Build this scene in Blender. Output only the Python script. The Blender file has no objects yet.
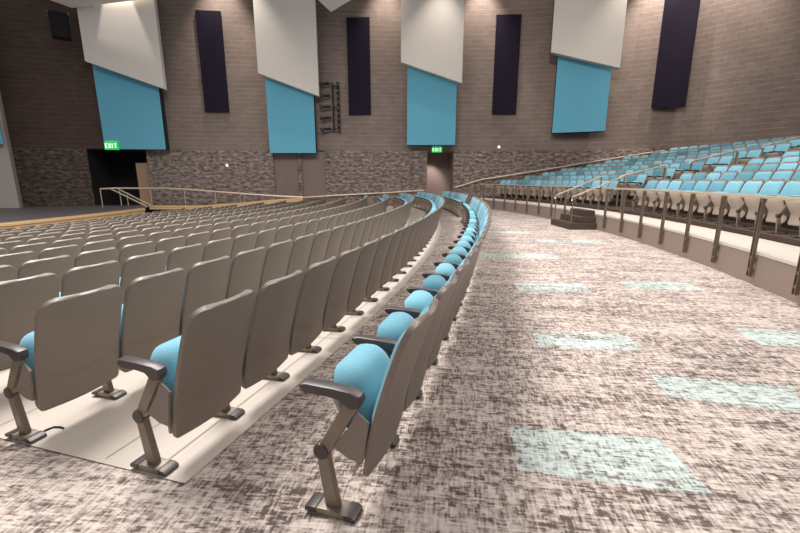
import bpy, bmesh, math, random
from mathutils import Vector, Matrix
random.seed(7)
SC = bpy.context.scene
COL = SC.collection
PI = math.pi

# ------------------------------------------------------------------ camera
F, PITCH, EYE = 397.0, 0.2145, 1.54
cp, sp = math.cos(PITCH), math.sin(PITCH)
cam_d = bpy.data.cameras.new('camera'); cam = bpy.data.objects.new('camera', cam_d); COL.objects.link(cam)
cam.location = (0, 0, EYE); cam.rotation_euler = (PI/2 - PITCH, 0, 0)
cam_d.sensor_width = 36.0; cam_d.lens = F/800*36; cam_d.clip_start = 0.05; cam_d.clip_end = 200
SC.camera = cam

def at(px, py, Y):
    """the surveyed point that lies at photo position (px, py) at distance Y along the aisle"""
    x = (px-400)/F; u = -(py-266.5)/F
    r = Vector((x, cp+u*sp, -sp+u*cp)); r *= Y/r.y
    return Vector((r.x, r.y, r.z+EYE))
def zat(X, Y, py):
    u = -(py-266.5)/F
    return EYE + Y*(-sp+u*cp)/(cp+u*sp)

# ------------------------------------------------------------------ materials
def new_mat(name):
    m = bpy.data.materials.new(name); m.use_nodes = True
    nt = m.node_tree; b = nt.nodes['Principled BSDF']
    return m, nt, b
def N(nt, typ, **kw):
    n = nt.nodes.new(typ)
    for k, v in kw.items():
        if k.startswith('i_'): n.inputs[k[2:].replace('_', ' ')].default_value = v
        else: setattr(n, k, v)
    return n
def L(nt, a, b): nt.links.new(a, b)
def s2l(c):
    return tuple(((x/255)/12.92 if x/255 <= .04045 else ((x/255+.055)/1.055)**2.4) for x in c) + (1,)
def mixc(nt, fac, a, b, blend='MIX'):
    n = nt.nodes.new('ShaderNodeMix'); n.data_type = 'RGBA'; n.blend_type = blend
    for sock, v in ((n.inputs[0], fac), (n.inputs[6], a), (n.inputs[7], b)):
        if hasattr(v, 'is_output'): L(nt, v, sock)
        else: sock.default_value = v
    return n.outputs[2]
def math_n(nt, op, a, b=None, c=None):
    n = nt.nodes.new('ShaderNodeMath'); n.operation = op
    for i, v in enumerate((a, b, c)):
        if v is None: continue
        if hasattr(v, 'is_output'): L(nt, v, n.inputs[i])
        else: n.inputs[i].default_value = v
    return n.outputs[0]
def ramp(nt, fac, stops):
    n = nt.nodes.new('ShaderNodeValToRGB'); e = n.color_ramp.elements
    while len(e) < len(stops): e.new(0.5)
    for q, (p, c) in zip(e, stops): q.position = p; q.color = c
    L(nt, fac, n.inputs[0]); return n.outputs[0]

def simple(name, rgb, rough=.5, metal=0., var=.08, scale=30, bump=0., spec=.5):
    m, nt, b = new_mat(name)
    tc = N(nt, 'ShaderNodeTexCoord')
    no = N(nt, 'ShaderNodeTexNoise'); no.inputs['Scale'].default_value = scale; no.inputs['Detail'].default_value = 3
    L(nt, tc.outputs['Object'], no.inputs['Vector'])
    c = s2l(rgb); d = tuple(max(0, x*(1-var)) for x in c[:3])+(1,); e = tuple(min(1, x*(1+var)) for x in c[:3])+(1,)
    L(nt, mixc(nt, no.outputs[0], d, e), b.inputs['Base Color'])
    b.inputs['Roughness'].default_value = rough; b.inputs['Metallic'].default_value = metal
    b.inputs['Specular IOR Level'].default_value = spec
    if bump:
        bp = N(nt, 'ShaderNodeBump'); bp.inputs['Strength'].default_value = bump; bp.inputs['Distance'].default_value = .01
        L(nt, no.outputs[0], bp.inputs['Height']); L(nt, bp.outputs[0], b.inputs['Normal'])
    return m

def fabric_mat(name, island):
    m, nt, b = new_mat(name)
    if island: rnd = N(nt, 'ShaderNodeNewGeometry').outputs['Random Per Island']
    else: rnd = N(nt, 'ShaderNodeObjectInfo').outputs['Random']
    tc = N(nt, 'ShaderNodeTexCoord')
    no = N(nt, 'ShaderNodeTexNoise'); no.inputs['Scale'].default_value = 160; L(nt, tc.outputs['Object'], no.inputs['Vector'])
    base = ramp(nt, rnd, [(0, s2l((66, 124, 138))), (.35, s2l((112, 170, 188))), (.75, s2l((128, 184, 204))), (1, s2l((90, 146, 166)))])
    v = math_n(nt, 'MULTIPLY_ADD', no.outputs[0], .5, .75)
    col = mixc(nt, 1.0, base, v, 'MULTIPLY')
    L(nt, col, b.inputs['Base Color']); b.inputs['Roughness'].default_value = .9; b.inputs['Specular IOR Level'].default_value = .2
    b.inputs['Sheen Weight'].default_value = .25
    bp = N(nt, 'ShaderNodeBump'); bp.inputs['Strength'].default_value = .25; bp.inputs['Distance'].default_value = .003
    L(nt, no.outputs[0], bp.inputs['Height']); L(nt, bp.outputs[0], b.inputs['Normal'])
    return m

def carpet_mat(name, dark, mid, light):
    """woven carpet: short dashes in two directions, mixed patch by patch"""
    m, nt, b = new_mat(name)
    tc = N(nt, 'ShaderNodeTexCoord')
    mp = N(nt, 'ShaderNodeMapping'); mp.inputs['Rotation'].default_value = (0, 0, .14); L(nt, tc.outputs['Object'], mp.inputs['Vector'])
    def cells(sx, sy, off):
        s = N(nt, 'ShaderNodeSeparateXYZ'); L(nt, mp.outputs[0], s.inputs[0])
        y = math_n(nt, 'FLOOR', math_n(nt, 'MULTIPLY', s.outputs[1], sy))
        x0 = math_n(nt, 'MULTIPLY', s.outputs[0], sx)
        jit = N(nt, 'ShaderNodeTexWhiteNoise', noise_dimensions='1D'); L(nt, math_n(nt, 'ADD', y, off), jit.inputs['W'])
        x = math_n(nt, 'FLOOR', math_n(nt, 'ADD', x0, math_n(nt, 'MULTIPLY', jit.outputs[0], 7.)))
        cb = N(nt, 'ShaderNodeCombineXYZ'); L(nt, x, cb.inputs[0]); L(nt, y, cb.inputs[1]); cb.inputs[2].default_value = off
        w = N(nt, 'ShaderNodeTexWhiteNoise', noise_dimensions='3D'); L(nt, cb.outputs[0], w.inputs['Vector'])
        return w.outputs[0]
    def cellsv(sx, sy, off):
        s = N(nt, 'ShaderNodeSeparateXYZ'); L(nt, mp.outputs[0], s.inputs[0])
        x = math_n(nt, 'FLOOR', math_n(nt, 'MULTIPLY', s.outputs[0], sx))
        y0 = math_n(nt, 'MULTIPLY', s.outputs[1], sy)
        jit = N(nt, 'ShaderNodeTexWhiteNoise', noise_dimensions='1D'); L(nt, math_n(nt, 'ADD', x, off), jit.inputs['W'])
        y = math_n(nt, 'FLOOR', math_n(nt, 'ADD', y0, math_n(nt, 'MULTIPLY', jit.outputs[0], 7.)))
        cb = N(nt, 'ShaderNodeCombineXYZ'); L(nt, x, cb.inputs[0]); L(nt, y, cb.inputs[1]); cb.inputs[2].default_value = off
        w = N(nt, 'ShaderNodeTexWhiteNoise', noise_dimensions='3D'); L(nt, cb.outputs[0], w.inputs['Vector'])
        return w.outputs[0]
    a = cells(16, 88, 1.3); a2 = cells(40, 170, 8.1); c = cellsv(84, 16, 4.7); c2 = cellsv(170, 36, 2.2)
    blot = cells(25, 36, 9.9); blk = cells(2.1, 4.2, 3.3); strk = cells(1.6, 19, 5.5); sm = cells(85, 85, 6.1)
    t = math_n(nt, 'MULTIPLY_ADD', a, .22, .02)
    for q, k in ((a2, .10), (c, .19), (c2, .08), (blot, .17), (blk, .10), (strk, .11), (sm, .07)): t = math_n(nt, 'MULTIPLY_ADD', q, k, t)
    col = ramp(nt, t, [(.38, s2l(dark)), (.465, s2l(mid)), (.58, s2l(tuple((p+q)/2 for p, q in zip(mid, light)))), (.70, s2l(light))])
    L(nt, col, b.inputs['Base Color']); b.inputs['Roughness'].default_value = .95; b.inputs['Specular IOR Level'].default_value = .1
    no = N(nt, 'ShaderNodeTexNoise'); no.inputs['Scale'].default_value = 350; L(nt, tc.outputs['Object'], no.inputs['Vector'])
    bp = N(nt, 'ShaderNodeBump'); bp.inputs['Strength'].default_value = .4; bp.inputs['Distance'].default_value = .004
    L(nt, no.outputs[0], bp.inputs['Height']); L(nt, bp.outputs[0], b.inputs['Normal'])
    return m

def block_mat(name, c1, c2, lit_joint, rough_face):
    m, nt, b = new_mat(name)
    uv = N(nt, 'ShaderNodeUVMap')
    br = N(nt, 'ShaderNodeTexBrick'); L(nt, uv.outputs[0], br.inputs['Vector'])
    br.inputs['Scale'].default_value = 1; br.inputs['Brick Width'].default_value = .54; br.inputs['Row Height'].default_value = .27
    br.inputs['Mortar Size'].default_value = .012; br.inputs['Mortar Smooth'].default_value = .3; br.inputs['Bias'].default_value = 0
    br.inputs['Color1'].default_value = s2l(c1); br.inputs['Color2'].default_value = s2l(c2)
    br.inputs['Mortar'].default_value = s2l(tuple(x*.96 for x in c2))
    no = N(nt, 'ShaderNodeTexNoise'); no.inputs['Detail'].default_value = 6; no.inputs['Roughness'].default_value = .65
    mp = N(nt, 'ShaderNodeMapping'); L(nt, uv.outputs[0], mp.inputs['Vector']); L(nt, mp.outputs[0], no.inputs['Vector'])
    bp = N(nt, 'ShaderNodeBump')
    if rough_face:
        mp.inputs['Scale'].default_value = (1.0, 1.8, 1); no.inputs['Scale'].default_value = 3.3
        col = mixc(nt, 1.0, br.outputs[0], ramp(nt, no.outputs[0], [(.38, (.5, .5, .5, 1)), (.5, (1.0, 1.0, 1.0, 1)), (.62, (1.6, 1.6, 1.6, 1))]), 'MULTIPLY')
        h = math_n(nt, 'SUBTRACT', math_n(nt, 'MULTIPLY', no.outputs[0], 1.6), math_n(nt, 'MULTIPLY', br.outputs['Fac'], .3))
        bp.inputs['Strength'].default_value = 1.0; bp.inputs['Distance'].default_value = .18
    else:
        # bed joints, with light on the course edges painted in as pale lines
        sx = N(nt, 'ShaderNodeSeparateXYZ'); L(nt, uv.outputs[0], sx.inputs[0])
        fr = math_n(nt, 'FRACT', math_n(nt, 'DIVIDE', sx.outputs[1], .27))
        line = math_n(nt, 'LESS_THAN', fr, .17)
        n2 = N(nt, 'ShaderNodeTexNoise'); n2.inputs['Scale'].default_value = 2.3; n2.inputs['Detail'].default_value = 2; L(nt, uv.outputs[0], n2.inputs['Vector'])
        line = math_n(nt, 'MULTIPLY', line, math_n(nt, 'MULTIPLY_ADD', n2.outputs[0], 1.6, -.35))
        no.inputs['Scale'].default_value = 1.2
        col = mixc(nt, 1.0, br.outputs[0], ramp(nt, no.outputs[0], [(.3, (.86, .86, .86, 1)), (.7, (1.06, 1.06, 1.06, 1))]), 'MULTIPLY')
        col = mixc(nt, line, col, s2l(lit_joint))
        h = math_n(nt, 'MULTIPLY', br.outputs['Fac'], -1.)
        bp.inputs['Strength'].default_value = .6; bp.inputs['Distance'].default_value = .015
    L(nt, h, bp.inputs['Height']); L(nt, bp.outputs[0], b.inputs['Normal']); L(nt, col, b.inputs['Base Color'])
    b.inputs['Roughness'].default_value = .7; b.inputs['Specular IOR Level'].default_value = .25
    return m

def wood_mat(name, a, c):
    m, nt, b = new_mat(name)
    tc = N(nt, 'ShaderNodeTexCoord'); mp = N(nt, 'ShaderNodeMapping'); mp.inputs['Scale'].default_value = (1.2, 1.2, 14)
    L(nt, tc.outputs['Object'], mp.inputs['Vector'])
    no = N(nt, 'ShaderNodeTexNoise'); no.inputs['Scale'].default_value = 3; no.inputs['Detail'].default_value = 5; L(nt, mp.outputs[0], no.inputs['Vector'])
    L(nt, mixc(nt, no.outputs[0], s2l(a), s2l(c)), b.inputs['Base Color']); b.inputs['Roughness'].default_value = .45
    return m

def emit_mat(name, rgb, strength):
    m, nt, b = new_mat(name)
    b.inputs['Base Color'].default_value = s2l(rgb); b.inputs['Emission Color'].default_value = s2l(rgb); b.inputs['Emission Strength'].default_value = strength
    return m

M = dict(
    shell=simple('taupe_plastic', (137, 126, 116), .42, var=.04, scale=60),
    pan=simple('seat_pan_plastic', (176, 162, 149), .5, var=.05, scale=60),
    fabric=fabric_mat('blue_fabric', False), fabric_many=fabric_mat('blue_fabric_rows', True),
    arm=simple('dark_armrest_plastic', (74, 67, 66), .38, var=.1),
    steel=simple('taupe_painted_steel', (140, 127, 114), .4, metal=.25, var=.06),
    dark=simple('dark_plastic', (52, 47, 47), .5),
    carpet=carpet_mat('carpet_weave', (102, 90, 86), (156, 142, 136), (214, 201, 193)),
    teal=carpet_mat('carpet_weave_teal', (120, 111, 106), (170, 177, 173), (204, 217, 213)),
    stepcarpet=simple('step_carpet', (84, 72, 66), .95, var=.4, scale=60, spec=.1),
    concrete=simple('sealed_concrete', (204, 194, 184), .55, var=.06, scale=1.6),
    joint=simple('concrete_joint', (168, 156, 144), .7),
    ledge=simple('ledge_concrete', (206, 196, 186), .6, var=.05, scale=3),
    knee=simple('painted_knee_wall', (142, 127, 118), .7, var=.04, scale=4),
    block=block_mat('painted_block', (136, 121, 113), (128, 113, 106), (166, 150, 140), False),
    blockshade=block_mat('painted_block_shaded', (86, 70, 63), (78, 63, 57), (108, 90, 82), False),  # same block where the wall is unlit, shade put into its colour
    rough=block_mat('split_face_block', (156, 141, 134), (146, 131, 125), (86, 74, 68), True),
    roughshade=block_mat('split_face_block_shaded', (112, 97, 90), (98, 84, 78), (66, 56, 52), True),  # split face of the unlit stretch, darkened in the colour
    smooth=simple('smooth_taupe_paint', (128, 112, 106), .7, var=.04, scale=3),
    black=simple('black_and_recess_shade', (20, 17, 18), .9),
    navy=simple('dark_acoustic_cloth', (36, 30, 44), .95, var=.3, scale=14, spec=.1),
    white=simple('white_gypsum', (216, 209, 202), .8, var=.02, scale=2),
    grey=simple('grey_gypsum', (172, 163, 158), .8, var=.02, scale=2),
    blue=simple('blue_acoustic_cloth', (104, 174, 200), .9, var=.05, scale=5, spec=.15),
    stage=simple('stage_floor_paint', (104, 97, 99), .55, var=.12, scale=3),
    wood=wood_mat('stage_oak', (204, 166, 118), (228, 194, 148)),
    rail=simple('brushed_rail', (206, 190, 168), .35, metal=.5, var=.05),
    post=simple('bronze_post', (124, 110, 98), .4, metal=.4, var=.08),
    tan=simple('tan_door_paint', (166, 138, 110), .6, var=.05),
    green=emit_mat('exit_green', (30, 170, 80), .9), letter=emit_mat('exit_letter', (215, 255, 230), .8),
    whitepl=emit_mat('white_dome', (255, 250, 240), .9),
)

# ------------------------------------------------------------------ mesh builder
class MB:
    def __init__(self): self.v = []; self.f = []; self.mi = []; self.uv = None
    def add(self, verts, faces, mi=0):
        b = len(self.v); self.v += [tuple(p) for p in verts]; self.f += [tuple(b+i for i in q) for q in faces]; self.mi += [mi]*len(faces)
    def merge(self, o, mi):
        self.add(o.v, o.f, mi)
    def box(self, c, s, mi=0, rot=None):
        x, y, z = s[0]/2, s[1]/2, s[2]/2
        vs = [Vector((a*x, b_*y, c_*z)) for a in (-1, 1) for b_ in (-1, 1) for c_ in (-1, 1)]
        if rot is not None: vs = [rot @ p for p in vs]
        vs = [p+Vector(c) for p in vs]
        self.add(vs, [(0, 1, 3, 2), (4, 6, 7, 5), (0, 4, 5, 1), (2, 3, 7, 6), (0, 2, 6, 4), (1, 5, 7, 3)], mi)
    def prism_yz(self, prof, x0, x1, mi=0, inset=0.0):
        """profile in the YZ plane swept along X, with a small chamfer on both faces"""
        n = len(prof); cy_ = sum(p[0] for p in prof)/n; cz_ = sum(p[1] for p in prof)/n
        def ring(x, k): return [(x, cy_+(p[0]-cy_)*(1-k), cz_+(p[1]-cz_)*(1-k)) for p in prof]
        if inset:
            w = x1-x0; e = min(.008, w*.25)
            rs = [ring(x0, inset), ring(x0+e, 0), ring(x1-e, 0), ring(x1, inset)]
        else: rs = [ring(x0, 0), ring(x1, 0)]
        vs = sum(rs, []); fs = []
        for k in range(len(rs)-1):
            for i in range(n):
                j = (i+1) % n; fs.append((k*n+i, k*n+j, (k+1)*n+j, (k+1)*n+i))
        fs.append(tuple(range(n))); fs.append(tuple((len(rs)-1)*n+i for i in reversed(range(n))))
        self.add(vs, fs, mi)
    def tube(self, pts, r, seg=8, mi=0):
        pts = [Vector(p) for p in pts]; rs = []
        for i, p in enumerate(pts):
            d = (pts[min(i+1, len(pts)-1)]-pts[max(i-1, 0)]).normalized()
            up = Vector((0, 0, 1)) if abs(d.z) < .95 else Vector((1, 0, 0))
            a = d.cross(up).normalized(); b = a.cross(d)
            rs.append([p+(a*math.cos(2*PI*k/seg)+b*math.sin(2*PI*k/seg))*r for k in range(seg)])
        vs = sum(rs, []); fs = []
        for i in range(len(pts)-1):
            for k in range(seg):
                j = (k+1) % seg; fs.append((i*seg+k, i*seg+j, (i+1)*seg+j, (i+1)*seg+k))
        fs.append(tuple(reversed(range(seg)))); fs.append(tuple((len(pts)-1)*seg+k for k in range(seg)))
        self.add(vs, fs, mi)
    def mesh(self, name, mats, smooth=True, angle=40):
        me = bpy.data.meshes.new(name); me.from_pydata(self.v, [], self.f)
        for m in (mats if isinstance(mats, (list, tuple)) else [mats]): me.materials.append(m)
        me.polygons.foreach_set('material_index', self.mi)
        if self.uv is not None:
            ul = me.uv_layers.new(name='UVMap')
            for lp in me.loops: ul.data[lp.index].uv = self.uv[lp.vertex_index]
        bm = bmesh.new(); bm.from_mesh(me)
        if self.uv is None: bmesh.ops.recalc_face_normals(bm, faces=bm.faces)
        ca = math.radians(angle)
        for f in bm.faces: f.smooth = smooth
        for e in bm.edges:
            if len(e.link_faces) == 2 and e.calc_face_angle(0) > ca: e.smooth = False
        bm.to_mesh(me); bm.free(); me.update()
        return me
    def obj(self, name, mats, parent=None, smooth=True, angle=40):
        o = bpy.data.objects.new(name, self.mesh(name, mats, smooth, angle)); COL.objects.link(o)
        if parent is not None: o.parent = parent
        return o

def tag(o, label=None, cat=None, group=None, kind=None):
    if label: o['label'] = label
    if cat: o['category'] = cat
    if group: o['group'] = group
    if kind: o['kind'] = kind
    return o
def empty(name, loc, rz=0.):
    o = bpy.data.objects.new(name, None); o.empty_display_size = .1; o.location = loc; o.rotation_euler = (0, 0, rz); COL.objects.link(o); return o
def struct(o): o['kind'] = 'structure'; return o

# ------------------------------------------------------------------ plan of the room
CX, CY, R1, ROWD, SW = -52.1, 19.07, 54.8, 1.1455, .56       # stage-centred arc of the lower rows
KX, KY, KR = -23.1, 13.05, 29.33                               # arc of the raised tier
DROP = .066
def floor_z(r): return -DROP*max(0., R1-r)/ROWD
def lower(t, r, z=None): return Vector((CX+r*math.cos(t), CY+r*math.sin(t), floor_z(r) if z is None else z))
def tier(t, r, z): return Vector((KX+r*math.cos(t), KY+r*math.sin(t), z))
WALL_PX = [(-120, 21.5), (-40, 22.8), (20, 23.9), (92, 25.0), (165, 25.6), (270, 26.4), (400, 27.0), (500, 26.8), (560, 26.2), (620, 25.2), (660, 24.2), (720, 22.2), (800, 19.8), (900, 17.3), (1100, 13.8), (1500, 9.2), (2400, 5)]
def wallY(px):
    for (a, ya), (b, yb) in zip(WALL_PX, WALL_PX[1:]):
        if px <= b:
            t = (px-a)/(b-a); return ya+(yb-ya)*t
    return WALL_PX[-1][1]
def wall_pt(px, off=0.):
    """plan position of the curved side wall seen at photo column px (at eye level), moved off metres into the room"""
    Y = wallY(px)
    a, b = (Vector(((p-400)/F*wallY(p)*cp, wallY(p), 0)) for p in (px-6, px+6))
    p = Vector(((px-400)/F*Y*cp, Y, 0)); d = (b-a).normalized()
    return p + Vector((d.y, -d.x, 0))*off, d
Z_ROUGH = 3.38

# ------------------------------------------------------------------ floors
def annulus(mb, r0, r1, t0, t1, n, zf, mi=0, nr=1, cx=CX, cy=CY):
    vs, fs = [], []
    for j in range(nr+1):
        r = r0+(r1-r0)*j/nr
        for i in range(n+1):
            t = t0+(t1-t0)*i/n; vs.append((cx+r*math.cos(t), cy+r*math.sin(t), zf(r)))
    for j in range(nr):
        for i in range(n):
            a = j*(n+1)+i; fs.append((a, a+n+1, a+n+2, a+1))
    mb.add(vs, fs, mi)

fl = MB()
annulus(fl, 36., R1, -.55, .20, 60, floor_z, 0, 14)
annulus(fl, R1, 72., -.55, .20, 60, lambda r: 0., 0, 2)
# teal planks woven into the carpet (surface pattern of the same floor)
TEAL = [((.70, 2.27), (1.58, 2.14), (1.57, 1.68), (.64, 1.87)), ((2.03, 2.96), (3.0, 2.76), (2.72, 2.40), (1.93, 2.62)), ((1.37, 3.86), (2.31, 3.84), (2.24, 3.42), (1.31, 3.49)),
        ((3.55, 4.0), (4.4, 3.85), (4.32, 3.42), (3.45, 3.55)), ((1.75, 5.9), (2.75, 5.85), (2.7, 5.4), (1.7, 5.45)), ((3.4, 6.0), (4.4, 5.9), (4.35, 5.45), (3.35, 5.55)),
        ((1.7, 8.4), (3.3, 8.35), (3.25, 7.9), (1.65, 7.95)), ((3.6, 10.4), (5.2, 10.3), (5.15, 9.8), (3.55, 9.9)), ((2.2, 12.2), (3.9, 12.1), (3.9, 11.6), (2.2, 11.7))]
for q in TEAL: fl.add([(x, y, .0015) for x, y in q], [(0, 1, 2, 3)], 1)
struct(fl.obj('floor', [M['carpet'], M['teal']], smooth=False))

T_END = .118
cs = MB()
annulus(cs, 40.0, 53.78, -.3262, T_END, 50, lambda r: floor_z(r)+.006, 0, 14)
for k in range(1, 12):     # saw joints between the concrete bands
    rr = 53.52-(k-1)*ROWD if k == 1 else R1-k*ROWD+.62
    annulus(cs, rr-.006, rr+.006, -.3255, T_END, 50, lambda r: floor_z(r)+.0085, 1)
for i in range(1, 12):
    t = -.3262+i*.0385
    vs = [lower(t-.00012, 40.3), lower(t+.00012, 40.3), lower(t+.00012, 53.7), lower(t-.00012, 53.7)]
    cs.add([(v.x, v.y, v.z+.0085) for v in vs], [(0, 1, 2, 3)], 1)
struct(cs.obj('floor_concrete', [M['concrete'], M['joint']], smooth=False))

# ------------------------------------------------------------------ raised tier: ledge, steps, knee wall
T0, T1 = -.50, .50
TIER_R = 30.62; TIER_D = 1.0; TIER_Z0 = .60; TIER_RISE = .212; NT = 9
def arc_strip(mb, pts, t0, t1, n, mi=0):
    """sweep an (r, z) outline along the tier arc; the outline ends are closed"""
    m = len(pts); vs, fs = [], []
    for i in range(n+1):
        t = t0+(t1-t0)*i/n
        vs += [tier(t, r, z) for r, z in pts]
    for i in range(n):
        for j in range(m-1): fs.append((i*m+j, i*m+j+1, (i+1)*m+j+1, (i+1)*m+j))
    mb.add(vs, fs, mi)
KT0, KT1 = -.50, .362
kn = MB(); arc_strip(kn, [(KR, -.02), (KR, .47), (KR+.02, .49)], KT0, KT1, 60, 0)
kn.add([tier(KT1, KR, -.02), tier(KT1, KR, .49), tier(KT1, KR+1., .49), tier(KT1, KR+1., -.02)], [(0, 1, 2, 3)], 0)
struct(kn.obj('wall_knee', [M['knee']], smooth=False))
lg = MB(); arc_strip(lg, [(KR-.012, .455), (KR-.012, .50), (KR+.95, .503), (KR+.95, .30)], KT0, KT1, 60, 0)
struct(lg.obj('trim_1', [M['ledge']], smooth=False))
tp = MB()
prof = [(KR+.94, .40)]
for j in range(NT):
    z = TIER_Z0+j*TIER_RISE; r = TIER_R-.42+j*TIER_D
    prof += [(r, z), (r+TIER_D, z)] if j < NT-1 else [(r, z), (r+7, z)]
arc_strip(tp, prof, T0, .365, 60, 0)
struct(tp.obj('floor_tier', [M['stepcarpet']], smooth=False))

# steps up from the cross aisle
st = empty('aisle_steps', tier(.015, KR-.9, 0)); st.rotation_euler = (0, 0, .015)
tag(st, 'three dark carpeted steps climbing from the cross aisle through the knee wall', 'steps')
SA, SB = -.018, .037
for i in range(3):
    s = MB(); r0 = KR-.86+.285*i; z0, z1 = (.195*i+.001, .195*(i+1)); q = .0035*i
    lo = [tier(SA+q, r0, z0), tier(SB-q, r0, z0), tier(SB-q, KR-.014, z0), tier(SA+q, KR-.014, z0)]
    hi = [Vector((p.x, p.y, z1)) for p in lo]
    inv = st.matrix_basis.inverted()
    s.add([inv @ p for p in lo+hi], [(0, 1, 2, 3), (4, 5, 6, 7), (0, 1, 5, 4), (1, 2, 6, 5), (2, 3, 7, 6), (3, 0, 4, 7)], 0)
    s.obj('step', M['stepcarpet'], st, smooth=False)

# ------------------------------------------------------------------ side wall with openings
OPEN = [(92, 150), (427, 453)]
def wall_strip(name, mat, px0, px1, z0, z1, off=0., holes=(), top=False):
    mb = MB(); mb.uv = []; us = 0.; prev = None; px = px0; cols = []
    while px <= px1+.01:
        p, d = wall_pt(px, off)
        if prev is not None: us += (p-prev).length
        prev = p; cols.append((px, p, us)); px += 1.0 if px < 470 and px1-px0 < 2000 and holes else 5.0
    for px, p, u in cols:
        mb.v += [(p.x, p.y, z0), (p.x, p.y, z1)]; mb.uv += [(u, z0), (u, z1)]
        if top:
            q, _ = wall_pt(px, 0.); mb.v.append((q.x, q.y, z1)); mb.uv.append((u, z1+off))
    w = 3 if top else 2
    for i in range(len(cols)-1):
        a, b = cols[i][0], cols[i+1][0]
        if any(a >= h0-.01 and b <= h1+.01 for h0, h1 in holes): continue
        mb.f.append((i*w, (i+1)*w, (i+1)*w+1, i*w+1)); mb.mi.append(0)
        if top: mb.f.append((i*w+1, (i+1)*w+1, (i+1)*w+2, i*w+2)); mb.mi.append(0)
    o = mb.obj(name, mat, smooth=False); return struct(o)
wall_strip('wall_side', M['block'], 150, 900, Z_ROUGH, 17, 0.)
wall_strip('wall_rear', M['block'], 900, 2300, -1, 17, 0.)
wall_strip('wall_stage', M['blockshade'], -118, 150, Z_ROUGH, 17, 0.)
HOLES = [(92, 150), (275, 299), (303, 326), (427, 453)]
wall_strip('wall_side_base', M['rough'], 150, 900, -1.6, Z_ROUGH, .09, HOLES, True)
wall_strip('wall_stage_base', M['roughshade'], -118, 92, -1.6, Z_ROUGH, .09, (), True)

def recess(name, a, b, depth, mat_back, mat_side, ztop=Z_ROUGH, zbot=-1.6, angle=0.):
    mb = MB()
    pa, d = wall_pt(a, .09); pb, _ = wall_pt(b, .09); n = Vector((-d.y, d.x, 0))
    qa, qb = pa+n*depth, pb+n*depth
    def quad(p, q, mi): mb.add([(p.x, p.y, zbot), (q.x, q.y, zbot), (q.x, q.y, ztop), (p.x, p.y, ztop)], [(0, 1, 2, 3)], mi)
    quad(pa, qa, 1); quad(qa, qb, 0); quad(qb, pb, 1)
    mb.add([(p.x, p.y, ztop) for p in (pa, pb, qb, qa)], [(0, 1, 2, 3)], 1)
    return struct(mb.obj(name, [mat_back, mat_side], smooth=False)), (pa, pb, qa, qb, n)
_, exitL = recess('wall_vestibule', 92, 150, 3.2, M['black'], M['black'])  # black walls carry the shade of the unlit vestibule in their colour
_, exitC = recess('wall_exit_passage', 427, 453, 2.4, M['smooth'], M['smooth'])
for i, (a, b) in enumerate(((275, 299), (303, 326))):
    _, (pa, pb, qa, qb, n) = recess('door_%d' % (i+2), a, b, .14, M['smooth'], M['smooth'])

# tan door leaf standing open in the stage vestibule
pa, d = wall_pt(135, -.35); pb, _ = wall_pt(149, -.35)
dl = MB()
z1 = zat(pa.x, pa.y, 163)
dl.add([(pa.x, pa.y, .0), (pb.x, pb.y, .0), (pb.x, pb.y, z1), (pa.x, pa.y, z1), (pa.x, pa.y+.06, .0), (pb.x, pb.y+.06, .0), (pb.x, pb.y+.06, z1), (pa.x, pa.y+.06, z1)],
       [(0, 1, 2, 3), (4, 5, 6, 7), (0, 1, 5, 4), (1, 2, 6, 5), (2, 3, 7, 6), (3, 0, 4, 7)])
d1 = struct(dl.obj('door_1', M['tan'], smooth=False))
dk = MB(); mid = pa.lerp(pb, .5)
dk.box((mid.x, mid.y-.04, 1.05), (.5, .05, .06)); o = dk.obj('door_push_bar', M['steel'], d1)

# ------------------------------------------------------------------ panels on the side wall
def panel(name, parent, mat, pxs, ys_bot, ys_top, off, thick, sidemat=None, ztop=None):
    """vertical slab hung off metres from the wall; pxs = lower corners' columns, ys = lower/upper corner heights seen there"""
    mb = MB(); fr = []
    for px, yb, yt in zip(pxs, ys_bot, ys_top):
        Y = wallY(px)-off; p = at(px, yb, Y)
        zt = ztop if yt is None else zat(p.x, p.y, yt)
        fr.append((p, zt))
    (a, za), (b, zb) = fr
    d = (b-a); d.z = 0; d.normalize(); n = Vector((-d.y, d.x, 0))*thick
    vs = [(a.x, a.y, a.z), (b.x, b.y, b.z), (b.x, b.y, zb), (a.x, a.y, za)]
    vs += [(x+n.x, y+n.y, z) for x, y, z in vs]
    mb.add(vs, [(0, 1, 2, 3)], 0); mb.add(vs, [(4, 5, 6, 7), (0, 1, 5, 4), (1, 2, 6, 5), (2, 3, 7, 6), (3, 0, 4, 7)], 1)
    return mb.obj(name, [mat, sidemat or mat], parent, smooth=False)
def dark_panel(pxs, yb, yt, label):
    tag(panel('acoustic_panel', None, M['navy'], pxs, yb, yt, .12, .11), label, 'acoustic panel', 'tall dark acoustic panels on the block wall')
dark_panel((205, 229), (112, 112), (10, 11), 'tall dark acoustic panel on the block wall beside the stage exit')
dark_panel((349, 371), (115, 114.5), (17.5, 17), 'tall dark acoustic panel on the block wall beside the stage light ladder')
dark_panel((492, 516), (114, 114), (14.5, 14), 'tall dark acoustic panel on the block wall just past the centre exit sign')
dark_panel((651, 685), (108, 107), (-14, -20), 'tall dark acoustic panel above the raised seats, cut off by the picture top')

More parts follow.
